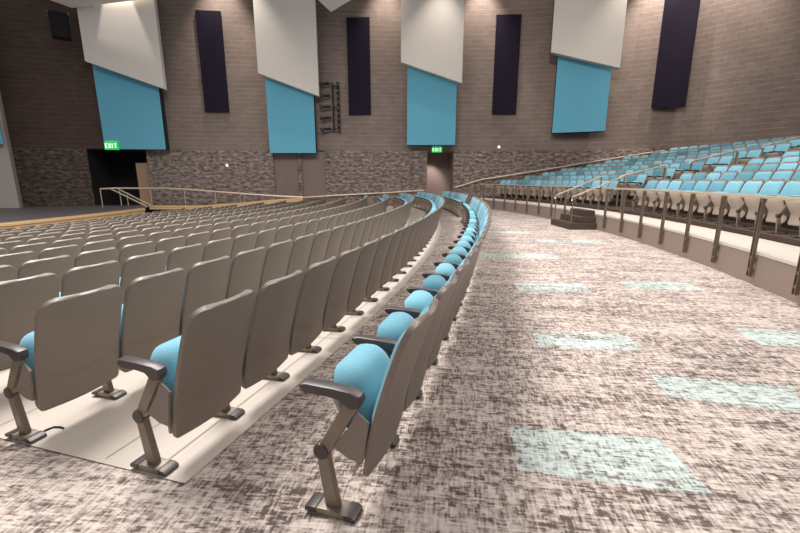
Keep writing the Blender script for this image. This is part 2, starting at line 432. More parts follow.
WHERE = ['above the stage exit', 'above the two painted wall recesses', 'above the centre exit', 'above the raised seating']
BLUE = [((105, 166), (149, 149.5), (62, 82)), ((270, 316), (153, 153), (72, 90)), ((407, 455), (145, 145), (60, 76)), ((552, 605), (133, 131), (48, 62))]
WHITE = [((85, 164.5), (61, 89)), ((258, 319), (73, 96)), ((401, 462), (62, 83)), ((551, 620), (52, 68))]
for i in range(4):
    pxs, yb, yt = BLUE[i]
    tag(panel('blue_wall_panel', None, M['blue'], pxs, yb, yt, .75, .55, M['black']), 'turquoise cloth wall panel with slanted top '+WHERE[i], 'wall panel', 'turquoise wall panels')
    pxs, yb = WHITE[i]
    tag(panel('white_bulkhead', None, M['white'], pxs, yb, (None, None), 1.25, .4, M['white'], 16.5), 'white hanging bulkhead with slanted lower edge '+WHERE[i], 'bulkhead', 'white bulkheads hung along the side wall')
# folded ceiling pieces touching the picture top
cl = MB()
a = at(72, 8, 23.4); b = at(146, -1, 23.9); c_ = at(160, -60, 23.2); e = at(20, -60, 22.); f_ = at(50, 0, 22.8)
cl.add([a, b, c_, e, f_], [(0, 1, 2, 3, 4)]); cl.add([p+Vector((0, .1, .12)) for p in (a, b, c_, e, f_)], [(0, 1, 2, 3, 4)])
tag(cl.obj('ceiling_cloud', M['white'], smooth=False), 'white folded ceiling piece over the stage exit bulkhead', 'ceiling panel')
cl = MB(); a = at(331, 12, 25.4); b = at(356, -3, 24.8); c_ = at(352, -40, 24.8); e = at(300, -40, 24.8); f_ = at(316, -2, 25.2)
cl.add([a, b, c_, e, f_], [(0, 1, 2, 3, 4)]); cl.add([p+Vector((0, .1, .12)) for p in (a, b, c_, e, f_)], [(0, 1, 2, 3, 4)])
tag(cl.obj('ceiling_cloud', M['white'], smooth=False), 'white pointed ceiling piece above the stage light ladder', 'ceiling panel')
# proscenium face beside the stage
pr = panel('proscenium_panel', None, M['grey'], (-60, 20), (208, 208), (-10, -6), 1.2, .5, M['grey'], None)
tag(pr, 'pale grey proscenium face standing at the edge of the stage', 'proscenium')
pb_ = panel('blue_wall_panel', None, M['blue'], (-34, 3.4), (145, 144), (100, 112), 1.32, .1, M['blue'])
tag(pb_, 'turquoise sliver of panel on the pale grey proscenium face', 'wall panel')

# ------------------------------------------------------------------ wall fittings
def exit_sign(px0, px1, py0, py1, off, label):
    px = (px0+px1)/2; Y = wallY(px)-off; c = at(px, (py0+py1)/2, Y); w = (px1-px0)/F*Y*.98; h = (py1-py0)/F*Y*.98
    _, d = wall_pt(px); rz = math.atan2(d.y, d.x)
    e = empty('exit_sign', (c.x, c.y, c.z-h/2), rz); tag(e, label, 'exit sign', 'green exit signs')
    b = MB(); b.box((0, .05, h/2), (w, .1, h)); b.obj('sign_face', M['green'], e, smooth=False)
    # EXIT in block letters
    t = MB(); s = h*.105; lw = w*.14; y = -.012
    def bar(x, z, bw, bh, rot=0): t.box((x, y, z), (bw, .02, bh), rot=Matrix.Rotation(rot, 3, 'Y'))
    x0 = -w*.36; zc = h*.5; H = h*.58
    bar(x0-lw*.3, zc, s, H); [bar(x0+lw*.1, zc+k*(H-s)/2, lw*.8, s) for k in (-1, 0, 1)]
    x1_ = x0+w*.25; [bar(x1_, zc, s, H*1.1, k*.5) for k in (-1, 1)]
    bar(x1_+w*.2, zc, s, H); x2 = x1_+w*.42; bar(x2, zc, s, H); bar(x2, zc+(H-s)/2, lw, s)
    t.obj('exit_lettering', M['letter'], e, smooth=False)
    k = MB(); k.box((0, .06, h+.03), (w*.9, .04, .06)); k.obj('mounting_plate', M['white'], e, smooth=False)
exit_sign(105, 117.5, 142, 149.5, .95, 'lit green exit sign at the bottom of the turquoise panel by the stage')
exit_sign(432, 442, 147, 152.2, .28, 'lit green exit sign over the centre exit passage')
for (px, py, lb) in ((227, 165.5, 'small round white lamp on the rough wall by the ramp'), (499, 147, 'small round white lamp above the rough wall past the centre exit')):
    p, d = wall_pt(px, .1); s = MB(); c = at(px, py, p.y)
    for k in range(4):
        pass
    bm = bmesh.new(); bmesh.ops.create_uvsphere(bm, u_segments=14, v_segments=8, radius=.085)
    s.add([(v.co.x*1+c.x, v.co.y*.6+c.y, v.co.z+c.z) for v in bm.verts], [[v.index for v in f.verts] for f in bm.faces]); bm.free()
    tag(s.obj('wall_lamp', M['whitepl']), lb, 'wall lamp')

# stage light ladder
p, d = wall_pt(336, .30)
zb_, zt_ = zat(p.x, p.y, 132), zat(p.x, p.y, 83)
lad = empty('light_ladder', (p.x, p.y, zb_)); tag(lad, 'black vertical ladder of pipes bracketed to the block wall, holding stage lights', 'light ladder')
m = MB(); m.tube([(0, 0, 0), (0, 0, zt_-zb_)], .045); m.obj('upright_pipe', M['black'], lad)
q, _ = wall_pt(341, .30); q = q-p
m = MB(); m.box((q.x, q.y, (zt_-zb_)/2), (.16, .14, zt_-zb_+.1)); m.obj('power_strip', M['black'], lad, smooth=False)
for k in range(9):
    m = MB(); z = (zt_-zb_)*(.03+k*.117); m.box((q.x, q.y-.08, z), (.11, .05, .16)); m.obj('outlet_box', M['dark'], lad, smooth=False)
for k in (.06, .5, .94):
    m = MB(); z = (zt_-zb_)*k; m.tube([(0, 0, z), (q.x, q.y, z)], .03); m.tube([(0, 0, z), (0.02, .3, z)], .025); m.obj('bracket', M['black'], lad)
ORD5 = ['topmost', 'second from the top', 'middle', 'second from the bottom', 'lowest']
for k, py in enumerate((84, 96, 107, 118, 129)):
    z = zat(p.x, p.y, py)
    e = empty('stage_light', (p.x-.09, p.y-.05, z)); tag(e, 'black stage light on the wall ladder, '+ORD5[k]+' of the five', 'stage light', 'stage lights on the wall ladder')
    m = MB(); m.tube([(-.12, -.02, 0), (-.30, -.10, -.02), (-.52, -.2, -.04)], .075, 12); m.obj('lamp_body', M['black'], e)
    m = MB(); m.tube([(-.51, -.195, -.04), (-.68, -.27, -.055)], .11, 12); m.obj('snoot', M['dark'], e)
    m = MB(); m.tube([(0, 0, 0), (-.14, -.02, .0)], .05); m.box((-.2, -.05, .12), (.22, .05, .03)); m.obj('yoke', M['dark'], e)

# loudspeaker high on the shaded wall
d = wall_pt(58)[1]; p = at(60, 26, 23.6); zc = p.z
e = empty('loudspeaker', (p.x, p.y, zc), math.atan2(d.y, d.x)+.25); tag(e, 'black loudspeaker bracketed high on the shaded brick wall by the stage', 'loudspeaker')
m = MB(); m.box((0, 0, 0), (.78, .6, 1.25)); m.obj('cabinet', M['black'], e, smooth=False)
m = MB(); m.box((0, -.31, -.05), (.66, .03, 1.05)); m.obj('grille', M['black'], e, smooth=False)
m = MB(); m.box((0, .1, .68), (.95, .12, .07)); m.tube([(0, .1, .68), (0, .9, .6)], .05); m.obj('bracket', M['steel'], e, smooth=False)

# ------------------------------------------------------------------ stage and ramp
SR = 38.1
stg = MB()
pts = [lower(t, SR, 0.) for t in [(-.35+.01*i) for i in range(44)]]
back = [wall_pt(px, .02)[0] for px in (150, 92, 40, 0, -60, -118)]
poly = [(p.x, p.y, .0) for p in pts if p.y < 22.4]
far = [p for p in back]
poly += [(p.x, p.y, 0.) for p in far] + [(-32, 5, 0)]
stg.add(poly, [tuple(range(len(poly)))])
struct(stg.obj('floor_stage', M['stage'], smooth=False))
sf = empty('stage_fascia', lower(0, SR, 0)); tag(sf, 'curved oak stage front with a rounded nosing behind the first row', 'stage front')
nn = [p for p in pts if p.y < 22.4]
m = MB(); vs, fs = [], []
for p in nn: vs += [(p.x-.0, p.y, -1.25), (p.x, p.y, -.08)]
for i in range(len(nn)-1): fs.append((2*i, 2*i+2, 2*i+3, 2*i+1))
o0 = sf.location
m.add([Vector(v)-o0 for v in vs], fs); m.obj('fascia_board', M['wood'], sf, smooth=False)
m = MB(); vs, fs = [], []
for p in nn:
    dr = (p-Vector((CX, CY, 0))).normalized()
    for a, z in ((-.30, .012), (.03, .012), (.05, -.02), (.05, -.09), (.0, -.09)): vs.append((p.x+dr.x*a, p.y+dr.y*a, z))
for i in range(len(nn)-1):
    for j in range(4): fs.append((5*i+j, 5*i+j+1, 5*i+6+j, 5*i+5+j))
m.add([Vector(v)-o0 for v in vs], fs); m.obj('stage_nosing', M['wood'], sf, smooth=False)

# wood-edged ramp along the side wall, dropping from the stage
def ramp_pt(px, py, off=1.5): return at(px, py, wallY(px)-off)
rp = MB(); top = [ramp_pt(px, py) for px, py in ((149, 206), (176, 206), (203, 206), (220, 204.4), (244, 203), (262, 201), (282, 199.4), (303, 198))]
edge_in = [Vector((wall_pt(px, .1)[0].x, wall_pt(px, .1)[0].y, t.z)) for px, t in zip((149, 176, 203, 220, 244, 262, 282, 303), top)]
vs, fs = [], []
for a, b in zip(top, edge_in): vs += [tuple(a), tuple(b)]
for i in range(len(top)-1): fs.append((2*i, 2*i+2, 2*i+3, 2*i+1))
rp.add([(x, y, z-.03) for x, y, z in vs], fs); struct(rp.obj('floor_ramp', M['stage'], smooth=False))
rc = MB(); vs, fs = [], []
for a in top: vs += [(a.x, a.y+.18, a.z+.02), (a.x, a.y-.02, a.z+.02), (a.x, a.y-.02, a.z-.04), (a.x, a.y+.02, a.z-.12), (a.x, a.y+.02, a.z-.20)]
for i in range(len(top)-1):
    for j in range(4): fs.append((5*i+j, 5*i+j+1, 5*i+6+j, 5*i+5+j))
rc.add(vs, fs); tag(rc.obj('ramp_curb', M['wood'], smooth=False), 'oak edging of the ramp that runs along the rough block wall', 'ramp edging')

# ramp guard rail with stair rails
gr = empty('ramp_railing', top[0]); tag(gr, 'pale metal guard rail with thin posts along the ramp and stage stair', 'railing')
o0 = gr.location
rail_pts = [at(100, 189, wallY(100)-2.2), at(115, 188.2, wallY(115)-2.0), ramp_pt(150, 188.4), ramp_pt(165, 188.3), ramp_pt(184, 189.2), ramp_pt(215, 191.6), ramp_pt(244, 193.8), ramp_pt(270, 195.6), ramp_pt(303, 197.3)]
m = MB(); m.tube([p-o0 for p in rail_pts], .05); m.obj('top_rail', M['rail'], gr)
for i, px in enumerate((101, 150.5, 184, 215, 244)):
    j = {101: 0, 150.5: 2, 184: 4, 215: 5, 244: 6}[px]
    p = rail_pts[j]; zb = {0: 0.002, 2: top[0].z+.022, 4: top[1].z+.022, 5: top[3].z+.022, 6: top[4].z+.022}[j]
    m = MB(); m.tube([p-o0, Vector((p.x, p.y, zb))-o0], .026, 6); m.obj('post', M['rail'], gr)
for (ax, ay, bx, by, off) in ((110, 188.5, 147, 206.5, 2.6), (117, 188.5, 151, 205.5, 2.2)):
    a = at(ax, ay, wallY(ax)-off); b = at(bx, by, wallY(bx)-off-.5)
    m = MB(); m.tube([a-o0, b-o0], .045); m.obj('stair_rail', M['rail'], gr)
for (px, y0, y1) in ((119.5, 191, 205.5), (127, 195, 205.5)):
    a = at(px, y0, wallY(px)-2.5); m = MB(); m.tube([a-o0, Vector((a.x, a.y, zat(a.x, a.y, y1)))-o0], .026, 6); m.obj('post', M['rail'], gr)

# handrail fixed to the side wall, climbing beside the tier
def wall_rail(name, pts, label):
    e = empty(name, (0, 0, 0)); tag(e, label, 'handrail'); P = []
    for px, py in pts:
        p, d = wall_pt(px, .26); P.append(Vector((p.x, p.y, zat(p.x, p.y, py))))
    e.location = P[0]; m = MB(); m.tube([p-P[0] for p in P], .045); m.obj('rail_bar', M['rail'], e)
    n = max(3, len(P))
    for i in range(n):
        s = (i+.5)/n*(len(P)-1); k = int(s); p = P[k].lerp(P[k+1], s-k)
        q = p + Vector((0, .24, -.06)); m = MB(); m.tube([p-P[0], p-P[0]+Vector((0, 0, -.08)), q-P[0]], .018, 6); m.obj('rail_bracket', M['post'], e)
wall_rail('side_handrail', [(303, 197.4), (340, 195.2), (380, 193), (424, 190.3)], 'long pale handrail on the rough wall between the ramp and centre exit')
wall_rail('side_handrail', [(455, 187.5), (480, 179.7), (530, 172), (580, 163.5), (620, 157), (661, 150.3)], 'pale handrail on the block wall climbing beside the raised seats')

# ------------------------------------------------------------------ guard rail of the tier
def guard(ts, t_from, t_to, label):
    e = empty('guard_rail', tier(t_from, KR, .5)); o0 = e.location; tag(e, label, 'guard rail')
    m = MB(); n = max(2, int((t_to-t_from)*KR/.5)); m.tube([tier(t_from+(t_to-t_from)*i/n, KR-.05, 1.30)-o0 for i in range(n+1)], .026); m.obj('top_rail', M['rail'], e)
    for t in ts:
        b = e_post(t, o0); b.obj('post', M['post'], e, smooth=False)
def e_post(t, o0):
    m = MB(); rot = Matrix.Rotation(t, 3, 'Z')
    for s in (-1, 1):
        c = tier(t, KR-.055, .70)-o0 + rot @ Vector((0, s*.028, 0))
        m.box(c, (.045, .013, 1.16), rot=rot)
    for z in (.22, .40, 1.25): m.box(tier(t, KR-.045, z)-o0, (.055, .05, .04), rot=rot)
    m.tube([tier(t, KR-.055, 1.25)-o0, tier(t, KR-.05, 1.30)-o0], .018, 6)
    return m
POST_NEAR = [-.0365-.0354*i for i in range(10)]
POST_FAR = [.062+.0375*i for i in range(8)]
guard(POST_NEAR, -.45, -.026, 'low guard rail on double posts along the ledge before the steps')
guard(POST_FAR, .055, .340, 'low guard rail on double posts between the steps and the side wall')
# step rails and aisle rails
def loop_rail(name, P, legs, label, grp, r=.024):
    o0 = Vector(P[0]); e = empty(name, o0); tag(e, label, 'handrail', grp)
    m = MB(); m.tube([Vector(p)-o0 for p in P], r); m.obj('rail_bar', M['rail'], e)
    for a, z in legs:
        m = MB(); a = Vector(a); m.tube([a-o0, Vector((a.x, a.y, z))-o0], .021, 6); m.obj('post', M['post'], e)
for t, lb in ((-.014, 'slanted handrail on the side of the carpeted steps closer to the camera'), (.033, 'slanted handrail on the far side of the carpeted steps')):
    a = tier(t, KR-.80, 1.02); b = tier(t, KR+.75, 1.66)
    loop_rail('step_handrail', [tier(t, KR-.82, .9), a, b, tier(t, KR+.8, 1.62)], [(tier(t, KR-.78, 1.02), .199), (tier(t, KR+.74, 1.64), .5)], lb, 'handrails of the carpeted steps')
for r0, lb in ((30.3, 'lowest handrail in the tier aisle above the carpeted steps'), (32.6, 'middle handrail in the tier aisle, halfway up the raised rows'), (34.9, 'highest handrail in the tier aisle among the raised rows')):
    z0 = TIER_Z0+(r0-30.2)*TIER_RISE; z1 = z0+1.45*TIER_RISE; t = .012
    loop_rail('aisle_handrail', [tier(t, r0, z0+.95), tier(t, r0+.06, z0+1.03), tier(t, r0+1.45, z1+1.06), tier(t, r0+1.55, z1+1.0), tier(t, r0+1.56, z1+.5)],
              [(tier(t, r0+.05, z0+1.), z0-.1), (tier(t, r0+1.5, z1+1.), z1-.05)], lb, 'handrails in the tier aisle')

# ------------------------------------------------------------------ the auditorium chair
PROF = [(-.006, .195), (.006, .26), (.020, .36), (.046, .47), (.082, .60), (.119, .72), (.160, .84), (.194, .925), (.212, .968)]
LEN = [0]
for a, b in zip(PROF, PROF[1:]): LEN.append(LEN[-1]+math.hypot(b[0]-a[0], b[1]-a[1]))
def prof(s):
    s = max(0, min(1, s))*LEN[-1]
    for i in range(len(PROF)-1):
        if s <= LEN[i+1]+1e-9:
            t = (s-LEN[i])/(LEN[i+1]-LEN[i]); a, b = PROF[i], PROF[i+1]
            dy, dz = b[0]-a[0], b[1]-a[1]; l = math.hypot(dy, dz)
            return a[0]+dy*t, a[1]+dz*t, dz/l, -dy/l      # y, z, normal (toward +y back)
def half_w(s):
    Lm = LEN[-1]; rt, rb = .115, .03
    w = .267+.002*math.sin(PI*min(1, s*1.1)) - .006*(1-s)
    dt, db = (1-s)*Lm, s*Lm
    if dt < rt: w -= rt*.9*(1-math.sqrt(max(0, 1-((rt-dt)/rt)**2)))
    if db < rb: w -= rb*(1-math.sqrt(max(0, 1-((rb-db)/rb)**2)))
    return w
def shell_mb(hi):
    mb = MB()
    ss = [0, .01, .03, .08, .16, .22, .25, .27, .285, .30, .315, .33, .345, .36, .38, .44, .55, .67, .78, .86, .91, .945, .97, .988, 1.] if hi else [0, .03, .28, .55, .82, .90, .945, .975, .992, 1.]
    us = [-1, -.985, -.93, -.75, -.5, -.25, 0, .25, .5, .75, .93, .985, 1] if hi else [-1, -.97, -.85, -.45, 0, .45, .85, .97, 1]
    nu = len(us); vs = [[], []]
    for s in ss:
        y, z, ny, nz = prof(s); w = half_w(s)
        for u in us:
            bow = .030*(1-u*u)+.004
            c = .355-.085*(1-u*u)
            crease = .008/(1+math.exp((s-c)/.006)) if hi else 0
            tb = bow+.016-crease*(1-u**4)
            zz = -.010*u*u*max(0, (s-.9)/.1)
            e = 1.0 if (abs(u) < .99 and 0.005 < s < .995) else .7
            vs[0].append((u*w, y+ny*(tb*e+(1-e)*(bow+.003)), z+nz*tb+zz))
            vs[1].append((u*w, y+ny*(bow-.012*e+(e-1)*.002), z+nz*(bow-.012)+zz))
    n = len(vs[0]); V = vs[0]+vs[1]; Fs = []; m = len(ss)
    for i in range(m-1):
        for j in range(nu-1):
            a = i*nu+j; Fs.append((a, a+1, a+nu+1, a+nu)); Fs.append((n+a, n+a+nu, n+a+nu+1, n+a+1))
    ring = [j for j in range(nu)]+[i*nu+nu-1 for i in range(1, m)]+[(m-1)*nu+j for j in range(nu-2, -1, -1)]+[i*nu for i in range(m-2, 0, -1)]
    for k in range(len(ring)):
        a, b = ring[k], ring[(k+1) % len(ring)]; Fs.append((a, b, n+b, n+a))
    mb.add(V, Fs); return mb
def cushion_mb(hi):
    mb = MB(); nv, nu = (19, 11) if hi else (9, 7); V = []; Fs = []
    for i in range(nv):
        q = i/(nv-1); s = .30+.635*q; y, z, ny, nz = prof(s); w = half_w(s)-.018
        if q < .06: w -= .02*(1-q/.06)
        if q > .80: w -= .055*(1-math.sqrt(max(0, 1-((q-.80)/.2)**2)))
        for j in range(nu):
            u = 2*j/(nu-1)-1
            u = math.copysign(1-(1-abs(u))**1.5, u) if hi else u
            e = max(0, (1-abs(u)**5)*(1-abs(2*q-1)**7))
            th = .040*e**.6 + .001
            th *= 1-.30*math.exp(-((q-.45)/.06)**2)*(1-abs(u)**3)
            bow = .030*(1-(u*w/(w+.018))**2)-.010
            V.append((u*w, y+ny*(bow-th), z+nz*(bow-th)))
    for i in range(nv-1):
        for j in range(nu-1): a = i*nu+j; Fs.append((a, a+nu, a+nu+1, a+1))
    mb.add(V, Fs); return mb
SD = Vector((0, -.45, .893)).normalized(); SN = Vector((0, SD.z, -SD.y))     # tipped-up seat: along, and toward the backrest
SH = Vector((0, -.055, .375))
def seat_w(q): return .228+.012*math.sin(PI*min(1, q*.9+.1)) - (.05*((.25-q)/.25)**2 if q < .25 else 0) - (.12*(1-math.sqrt(max(0, 1-((q-.62)/.38)**2))) if q > .62 else 0)
def seat_mb(hi):
    mb = MB(); nv, nu = (19, 13) if hi else (8, 7); V = []; Fs = []
    for i in range(nv):
        q = i/(nv-1); q = 1-(1-q)**1.5; s = -.10+.425*q; w = seat_w(q)+.004
        for j in range(nu):
            u = 2*j/(nu-1)-1; u = math.copysign(1-(1-abs(u))**1.6, u) if hi else u
            e = max(0, (1-abs(u)**4)*(1-abs(2*q-1)**5)); th = .012+(.045+.085*min(1, q/.55))*e**.55
            V.append(tuple(SH+SD*s+SN*th+Vector((u*w, 0, 0))))
    for i in range(nv-1):
        for j in range(nu-1): a = i*nu+j; Fs.append((a, a+nu, a+nu+1, a+1))
    # front lip of the cushion wraps over the pan
    mb.add(V, Fs); return mb
def pan_mb(hi):
    mb = MB(); nv, nu = (17, 9) if hi else (7, 5); V = []; Fs = []
    for side in (0, 1):
        for i in range(nv):
            q = i/(nv-1); s = -.23+.50*q; w = .252-.016*math.exp(-((q-.45)/.10)**2)-.06*(1-math.sqrt(max(0, 1-(max(0, .22-q)/.22)**2)))-.035*(1-math.sqrt(max(0, 1-(max(0, q-.88)/.12)**2)))
            for j in range(nu):
                u = 2*j/(nu-1)-1
                e = max(0, (1-abs(u)**4)*(1-abs(2*q-1)**6))
                th = -.035*e**.7 if side == 0 else .016
                V.append(tuple(SH+SD*s+SN*th+Vector((u*w, -.125*(max(0, .45-q)/.45)**1.6, 0))))
    n = nv*nu
    for i in range(nv-1):
        for j in range(nu-1): a = i*nu+j; Fs += [(a, a+1, a+nu+1, a+nu), (n+a, n+a+nu, n+a+nu+1, n+a+1)]
    ring = [j for j in range(nu)]+[i*nu+nu-1 for i in range(1, nv)]+[(nv-1)*nu+j for j in range(nu-2, -1, -1)]+[i*nu for i in range(nv-2, 0, -1)]
    for k in range(len(ring)):
        a, b = ring[k], ring[(k+1) % len(ring)]; Fs.append((a, b, n+b, n+a))
    mb.add(V, Fs); return mb
HX = SW/2
def bar_prof(a, b, wa, wb):
    a, b = Vector((0,)+a), Vector((0,)+b); d = (b-a).normalized(); n = Vector((0, d.z, -d.y))
    return [(p.y, p.z) for p in (a+n*wa/2, b+n*wb/2, b-n*wb/2, a-n*wa/2)]
def circ(c, r, n=14): return [(c[0]+r*math.cos(2*PI*k/n), c[1]+r*math.sin(2*PI*k/n)) for k in range(n)]
def leg_mb(x): m = MB(); m.prism_yz(bar_prof((-.150, .022), (-.197, .325), .072, .058), x-.019, x+.019, 0, .1); return m
def plate_mb(x):
    m = MB(); m.prism_yz([(-.262, .0), (-.262, .016), (-.20, .030), (-.10, .030), (-.045, .016), (-.045, 0)], x-.042, x+.042, 0, .04); return m
def caps_mb(x, k):
    m = MB(); m.prism_yz([(-.285, 0), (-.285, .018), (-.262, .030), (-.225, .030), (-.225, 0)] if k else [(-.082, 0), (-.082, .030), (-.045, .030), (-.022, .018), (-.022, 0)], x-.046, x+.046, 0, .06); return m
def cap_mb(x, hi): m = MB(); m.prism_yz(circ((-.197, .318), .041, 16 if hi else 8), x-.026, x+.026, 0, .12); return m
def sup_mb(x): m = MB(); m.prism_yz(bar_prof((-.192, .318), (-.035, .585), .058, .066), x-.020, x+.020, 0, .08); return m
def brk_mb(x):
    m = MB(); m.prism_yz([(-.145, .345), (-.06, .30), (.004, .29), (.038, .50), (-.02, .545), (-.06, .46)], x-.012, x+.008, 0, .03); return m
def arm_mb(x, hi):
    pr = [(-.292, .630), (-.288, .648), (-.26, .656), (-.12, .654), (-.03, .648), (.008, .634), (.016, .606), (.002, .578), (-.030, .566), (-.060, .580), (-.085, .603), (-.16, .612), (-.27, .610)]
    if not hi: pr = [pr[i] for i in (0, 2, 4, 6, 8, 10, 12)]
    m = MB(); m.prism_yz(pr, x-.029, x+.029, 0, .06); return m

ME = {}
def hi_mesh(name, mb, mat): ME[name] = mb.mesh(name, M[mat]); return ME[name]
hi_mesh('backrest', shell_mb(True), 'shell'); hi_mesh('back_cushion', cushion_mb(True), 'fabric')
hi_mesh('seat', seat_mb(True), 'fabric'); hi_mesh('seat_pan', pan_mb(True), 'pan')
for sfx, x in (('', HX), ('_far', -HX)):
    hi_mesh('leg'+sfx, leg_mb(x), 'steel'); hi_mesh('foot_plate'+sfx, plate_mb(x), 'steel'); hi_mesh('foot_cap_a'+sfx, caps_mb(x, 0), 'arm'); hi_mesh('foot_cap_b'+sfx, caps_mb(x, 1), 'arm')
    hi_mesh('pivot_cap'+sfx, cap_mb(x, True), 'arm'); hi_mesh('arm_support'+sfx, sup_mb(x), 'steel'); hi_mesh('bracket'+sfx, brk_mb(x), 'shell'); hi_mesh('armrest'+sfx, arm_mb(x, True), 'arm')
def simple_mb(end, many=False):
    m = MB()
    m.merge(shell_mb(False), 0); m.merge(cushion_mb(False), 1); m.merge(seat_mb(False), 1); m.merge(pan_mb(False), 2)
    for x in ([HX, -HX] if end else [HX]):
        m.merge(leg_mb(x), 3); m.merge(plate_mb(x), 4); m.merge(sup_mb(x), 3); m.merge(arm_mb(x, False), 4)
    return m
SMATS = [M['shell'], M['fabric'], M['pan'], M['steel'], M['arm']]
SIMPLE = {e: simple_mb(e).mesh('auditorium_chair', SMATS) for e in (False, True)}

def part(name, me, parent):
    o = bpy.data.objects.new(name, ME[me]); COL.objects.link(o); o.parent = parent; return o
def build_chair(end):
    root = empty('auditorium_chair', (0, 0, 0))
    b = part('backrest', 'backrest', root); part('back_cushion', 'back_cushion', b)
    s = part('seat', 'seat', root); part('seat_pan', 'seat_pan', s)
    for sfx in (('', '_far') if end else ('',)):
        lg = part('leg', 'leg'+sfx, root); part('foot_plate', 'foot_plate'+sfx, lg); part('foot_cap', 'foot_cap_a'+sfx, lg); part('foot_cap', 'foot_cap_b'+sfx, lg); part('pivot_cap', 'pivot_cap'+sfx, lg)
        u = part('arm_support', 'arm_support'+sfx, root); part('bracket', 'bracket'+sfx, u)
        part('armrest', 'armrest'+sfx, root)['label'] = 'dark plastic armrest'
    return root
def copy_tree(o, parent=None):
    c = o.copy(); COL.objects.link(c)
    if parent is not None: c.parent = parent
    for ch in list(o.children): copy_tree(ch, c)
    return c

# positions of all the chairs: (key, position, heading, last-of-its-block)
ONES = ['', 'first', 'second', 'third', 'fourth', 'fifth', 'sixth', 'seventh', 'eighth', 'ninth', 'tenth', 'eleventh', 'twelfth', 'thirteenth', 'fourteenth', 'fifteenth', 'sixteenth', 'seventeenth', 'eighteenth', 'nineteenth']
TENS = {2: ('twentieth', 'twenty'), 3: ('thirtieth', 'thirty'), 4: ('fortieth', 'forty'), 5: ('fiftieth', 'fifty')}
def nth(n):
    if n < 20: return ONES[n]
    t, u = divmod(n, 10); return TENS[t][0] if u == 0 else TENS[t][1]+'-'+ONES[u]
SEATS = []
def add_row(k):
    r = R1-k*ROWD; a = -.3252; i0 = -4 if k >= 3 else 0
    dt = SW/r; t = a+(i0+.5+(.5 if k >= 3 and k % 2 else 0))*dt; p = None; run = []
    rb = {0: 34., 1: 22., 2: 20.}.get(k, 24.); yb = {0: 17.3, 1: 19.0, 2: 19.5}.get(k, 20.5)
    # straight along the main arc, then the tighter turn towards the side wall
    y_end = 23.9 if k == 0 else 24.5 if k < 6 else 24.5-.62*(k-5)
    ctr = None; idx = i0; block = 0
    while True:
        if ctr is None:
            pos = Vector((CX+r*math.cos(t), CY+r*math.sin(t), 0))
            if k == 0 and 15.5 < pos.y < 17.2: t += dt*.25; block = 1; continue
            if pos.y > yb:
                ctr = Vector((CX+(r-rb)*math.cos(t), CY+(r-rb)*math.sin(t), 0)); dt = SW/rb
        if ctr is not None: pos = ctr+Vector((rb*math.cos(t), rb*math.sin(t), 0))
        if pos.y > y_end: break
        pos.z = floor_z(r)+(.006 if k else 0.)
        run.append([('L', k, idx), pos, t-PI/2, False, block]); idx += 1; t += dt
    for q, w in zip(run, run[1:]+[None]):
        if w is None or w[4] != q[4]: q[3] = True
    SEATS.extend((q[0], q[1], q[2], q[3], len(run)) for q in run)
for k in range(13): add_row(k)
T_AISLE = (-.014, .038)
for j in range(NT):
    r = TIER_R+j*TIER_D; z = TIER_Z0+j*TIER_RISE; dt = SW/r
    n_near = int((T_AISLE[0]+.40)/dt); y_end = 23.4-.15*j; n = 0
    for i in range(n_near):       # before the aisle, counted from the aisle towards the camera
        t = T_AISLE[0]-(i+.5)*dt; SEATS.append((('N', j, i), tier(t, r, z), t-PI/2, i == 0, 0))
    t = T_AISLE[1]+.5*dt; i = 0; run = []
    while tier(t, r, z).y < y_end: run.append((('F', j, i), tier(t, r, z), t-PI/2)); t += dt; i += 1
    SEATS.extend((a, b, c, n_ == len(run)-1, 0) for n_, (a, b, c) in enumerate(run))

ROWN = lambda k: 'row lining the cross aisle' if k == 0 else nth(k+1)+' row below the cross aisle'
def chair_label(key, n):
    s, k, i = key
    if s == 'L':
        if k <= 2:
            if i == 0: return ('taupe chair with exposed end leg, aisle end, '+ROWN(k), 'taupe chairs of the '+ROWN(k))
            return ('taupe-backed folding chair, '+nth(i+1)+' from the camera end, '+ROWN(k), 'taupe chairs of the '+ROWN(k))
        return ('taupe-backed folding chair, '+nth(n-(i+4))+' from the wall end, '+ROWN(k), 'taupe chairs of the '+ROWN(k))
    rn = 'front raised row' if k == 0 else nth(k+1)+' raised row'
    if s == 'N': return ('blue padded chair, '+rn+', '+nth(i+1)+' from the tier aisle toward the camera', 'blue chairs of the '+rn)
    return ('blue padded chair, '+rn+', '+nth(i+1)+' from the tier aisle toward the side wall', 'blue chairs of the '+rn)
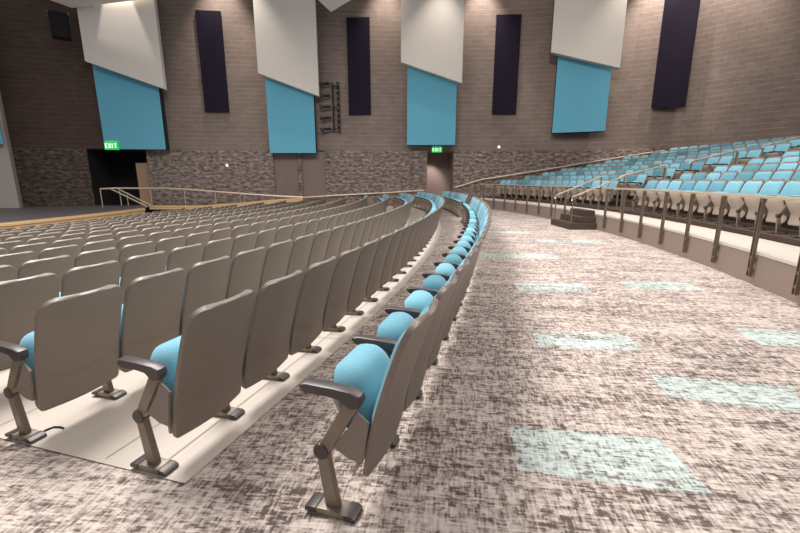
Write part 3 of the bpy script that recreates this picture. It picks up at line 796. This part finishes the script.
#RANK_BEGIN
FULL = {'F0': [(0, 4)], 'F1': [(0, 1)], 'F2': [(0, 0)], 'F3': [(0, 1)], 'F4': [(0, 1)], 'F5': [(0, 0)], 'F6': [(0, 0)], 'L0': [(0, 8)], 'L1': [(0, 10)], 'L2': [(0, 12)], 'L3': [(0, 10)], 'L4': [(1, 9)], 'L5': [(2, 8)], 'L6': [(4, 8)], 'L7': [(4, 6)], 'L8': [(6, 6)], 'N0': [(0, 10)], 'N1': [(3, 6)], 'N2': [(3, 4)]}
LITE = {'F0': [(5, 16)], 'F1': [(2, 4), (6, 11)], 'F2': [(1, 2), (4, 8)], 'F3': [(2, 7)], 'F4': [(3, 8), (10, 10)], 'F5': [(1, 8)], 'F6': [(1, 8)], 'F7': [(1, 1), (3, 7)], 'F8': [(3, 8)], 'L0': [(9, 33)], 'L1': [(11, 15), (34, 39)], 'L2': [(13, 19), (39, 39)], 'L3': [(11, 19)], 'L4': [(10, 19)], 'L5': [(9, 18)], 'L6': [(3, 3), (9, 17)], 'L7': [(7, 15)], 'L8': [(7, 14)], 'L9': [(6, 14)], 'L10': [(8, 13)], 'L11': [(9, 11)], 'L12': [(10, 11)], 'N1': [(0, 2), (7, 7)], 'N2': [(0, 2)], 'N3': [(0, 2)], 'N4': [(0, 0)]}
#RANK_END
def keyset(d): return {(s, int(k), i) for sk, rs in d.items() for s, k in [(sk[0], sk[1:])] for a, b in rs for i in range(a, b+1)}
PROTO = {}
rest = MB()
full, lite = (keyset(FULL), keyset(LITE)) if FULL else (set(), {q[0] for q in SEATS})
lowm = {e: simple_mb(e) for e in (False, True)}
for key, pos, rz, end, n in SEATS:
    if key in full:
        if end not in PROTO: o = PROTO[end] = build_chair(end)
        else: o = copy_tree(PROTO[end])
    elif key in lite:
        o = bpy.data.objects.new('auditorium_chair', SIMPLE[end]); COL.objects.link(o)
    else:
        mb = lowm[end]; R = Matrix.Translation(pos) @ Matrix.Rotation(rz, 4, 'Z')
        b = len(rest.v); rest.v += [tuple(R @ Vector(v)) for v in mb.v]; rest.f += [tuple(b+i for i in q) for q in mb.f]; rest.mi += mb.mi
        continue
    o.location = pos; o.rotation_euler = (0, 0, rz)
    lb, g = chair_label(key, n); o['label'] = lb; o['category'] = 'chair'; o['group'] = g
    if not FULL: o['seat_key'] = '%s%d_%d' % key
if rest.v:
    o = rest.obj('auditorium_chairs_beyond', [M['shell'], M['fabric_many'], M['pan'], M['steel'], M['arm']])
    tag(o, 'mass of small taupe and blue chairs filling the distant ends of the rows', 'chairs', kind='stuff')

# cable on the concrete
CABLE = [(-2.531, 2.316), (-2.466, 2.316), (-2.428, 2.347), (-2.413, 2.407), (-2.387, 2.441), (-2.334, 2.435), (-2.3, 2.418)]
cb = MB(); cb.tube([(x, y, floor_z(math.hypot(x-CX, y-CY))+.013) for x, y in CABLE], .006, 6)
tag(cb.obj('floor_cable', M['dark']), 'thin black cable lying on the pale concrete by the third row end leg', 'cable')

# ------------------------------------------------------------------ light
w = bpy.data.worlds.new('world'); SC.world = w; w.use_nodes = True
bg = w.node_tree.nodes['Background']; bg.inputs[0].default_value = (1.0, .965, .945, 1); bg.inputs[1].default_value = .39
def area(loc, size, power, rot=(0, 0, 0), col=(1, .955, .91), sy=None):
    d = bpy.data.lights.new('house_light', 'AREA'); d.energy = power; d.color = col; d.size = size
    if sy: d.shape = 'RECTANGLE'; d.size_y = sy
    o = bpy.data.objects.new('house_light', d); o.location = loc; o.rotation_euler = rot; COL.objects.link(o); return o
def spot(loc, target, power, ang, blend=.5, col=(1, .9, .8), rad=.15):
    d = bpy.data.lights.new('wall_spot', 'SPOT'); d.energy = power; d.color = col; d.spot_size = math.radians(ang); d.spot_blend = blend; d.shadow_soft_size = rad
    o = bpy.data.objects.new('wall_spot', d); o.location = loc; dv = Vector(target)-Vector(loc); o.rotation_euler = dv.to_track_quat('-Z', 'Y').to_euler(); COL.objects.link(o); return o
area((-5, 8, 11), 6, 2900)
area((5, 9.5, 11), 3.0, 1150, sy=12)
spot((11, 12, 12.5), (10.5, 12, 1.5), 2000, 78, .6, col=(1, .95, .9), rad=1.5)
q, _ = wall_pt(600, 0)
spot((4, 9, 12), (q.x, q.y, 11.0), 2300, 54, .35, rad=.3)  # added spot, cone edge shaped to imitate a shadow border on the wall
for px, off, pw in ((172, 1.5, 5200), (236, 1.3, 4200), (388, 1.3, 3600), (474, 1.3, 4600), (640, 1.3, 9000), (706, 1.6, 6500)):
    p, d = wall_pt(px, off); q, _ = wall_pt(px, 0)
    spot((p.x, p.y, 14.2), (q.x, q.y, 8.5), pw*.45, 66, .9)
for px, off, tp, pw in ((154, 2.0, 154, 2600), (258, 2.4, 268, 1500), (440, 2.8, 432, 1300), (626, 2.4, 600, 1500)):
    p, d = wall_pt(px, off); q, _ = wall_pt(tp, 1.2)
    spot((p.x, p.y, 13.6), (q.x, q.y, 6.5), pw*.6, 34 if px == 154 else 70, .3 if px == 154 else 1.0, rad=.06)
p, d = wall_pt(437, -1.0); spot((p.x-.25, p.y-.1, 3.2), (p.x-.55, p.y+1.2, .9), 330, 80, .7, rad=.05)

SC.view_settings.view_transform = 'Standard'; SC.view_settings.look = 'None'; SC.view_settings.exposure = 0; SC.view_settings.gamma = 1
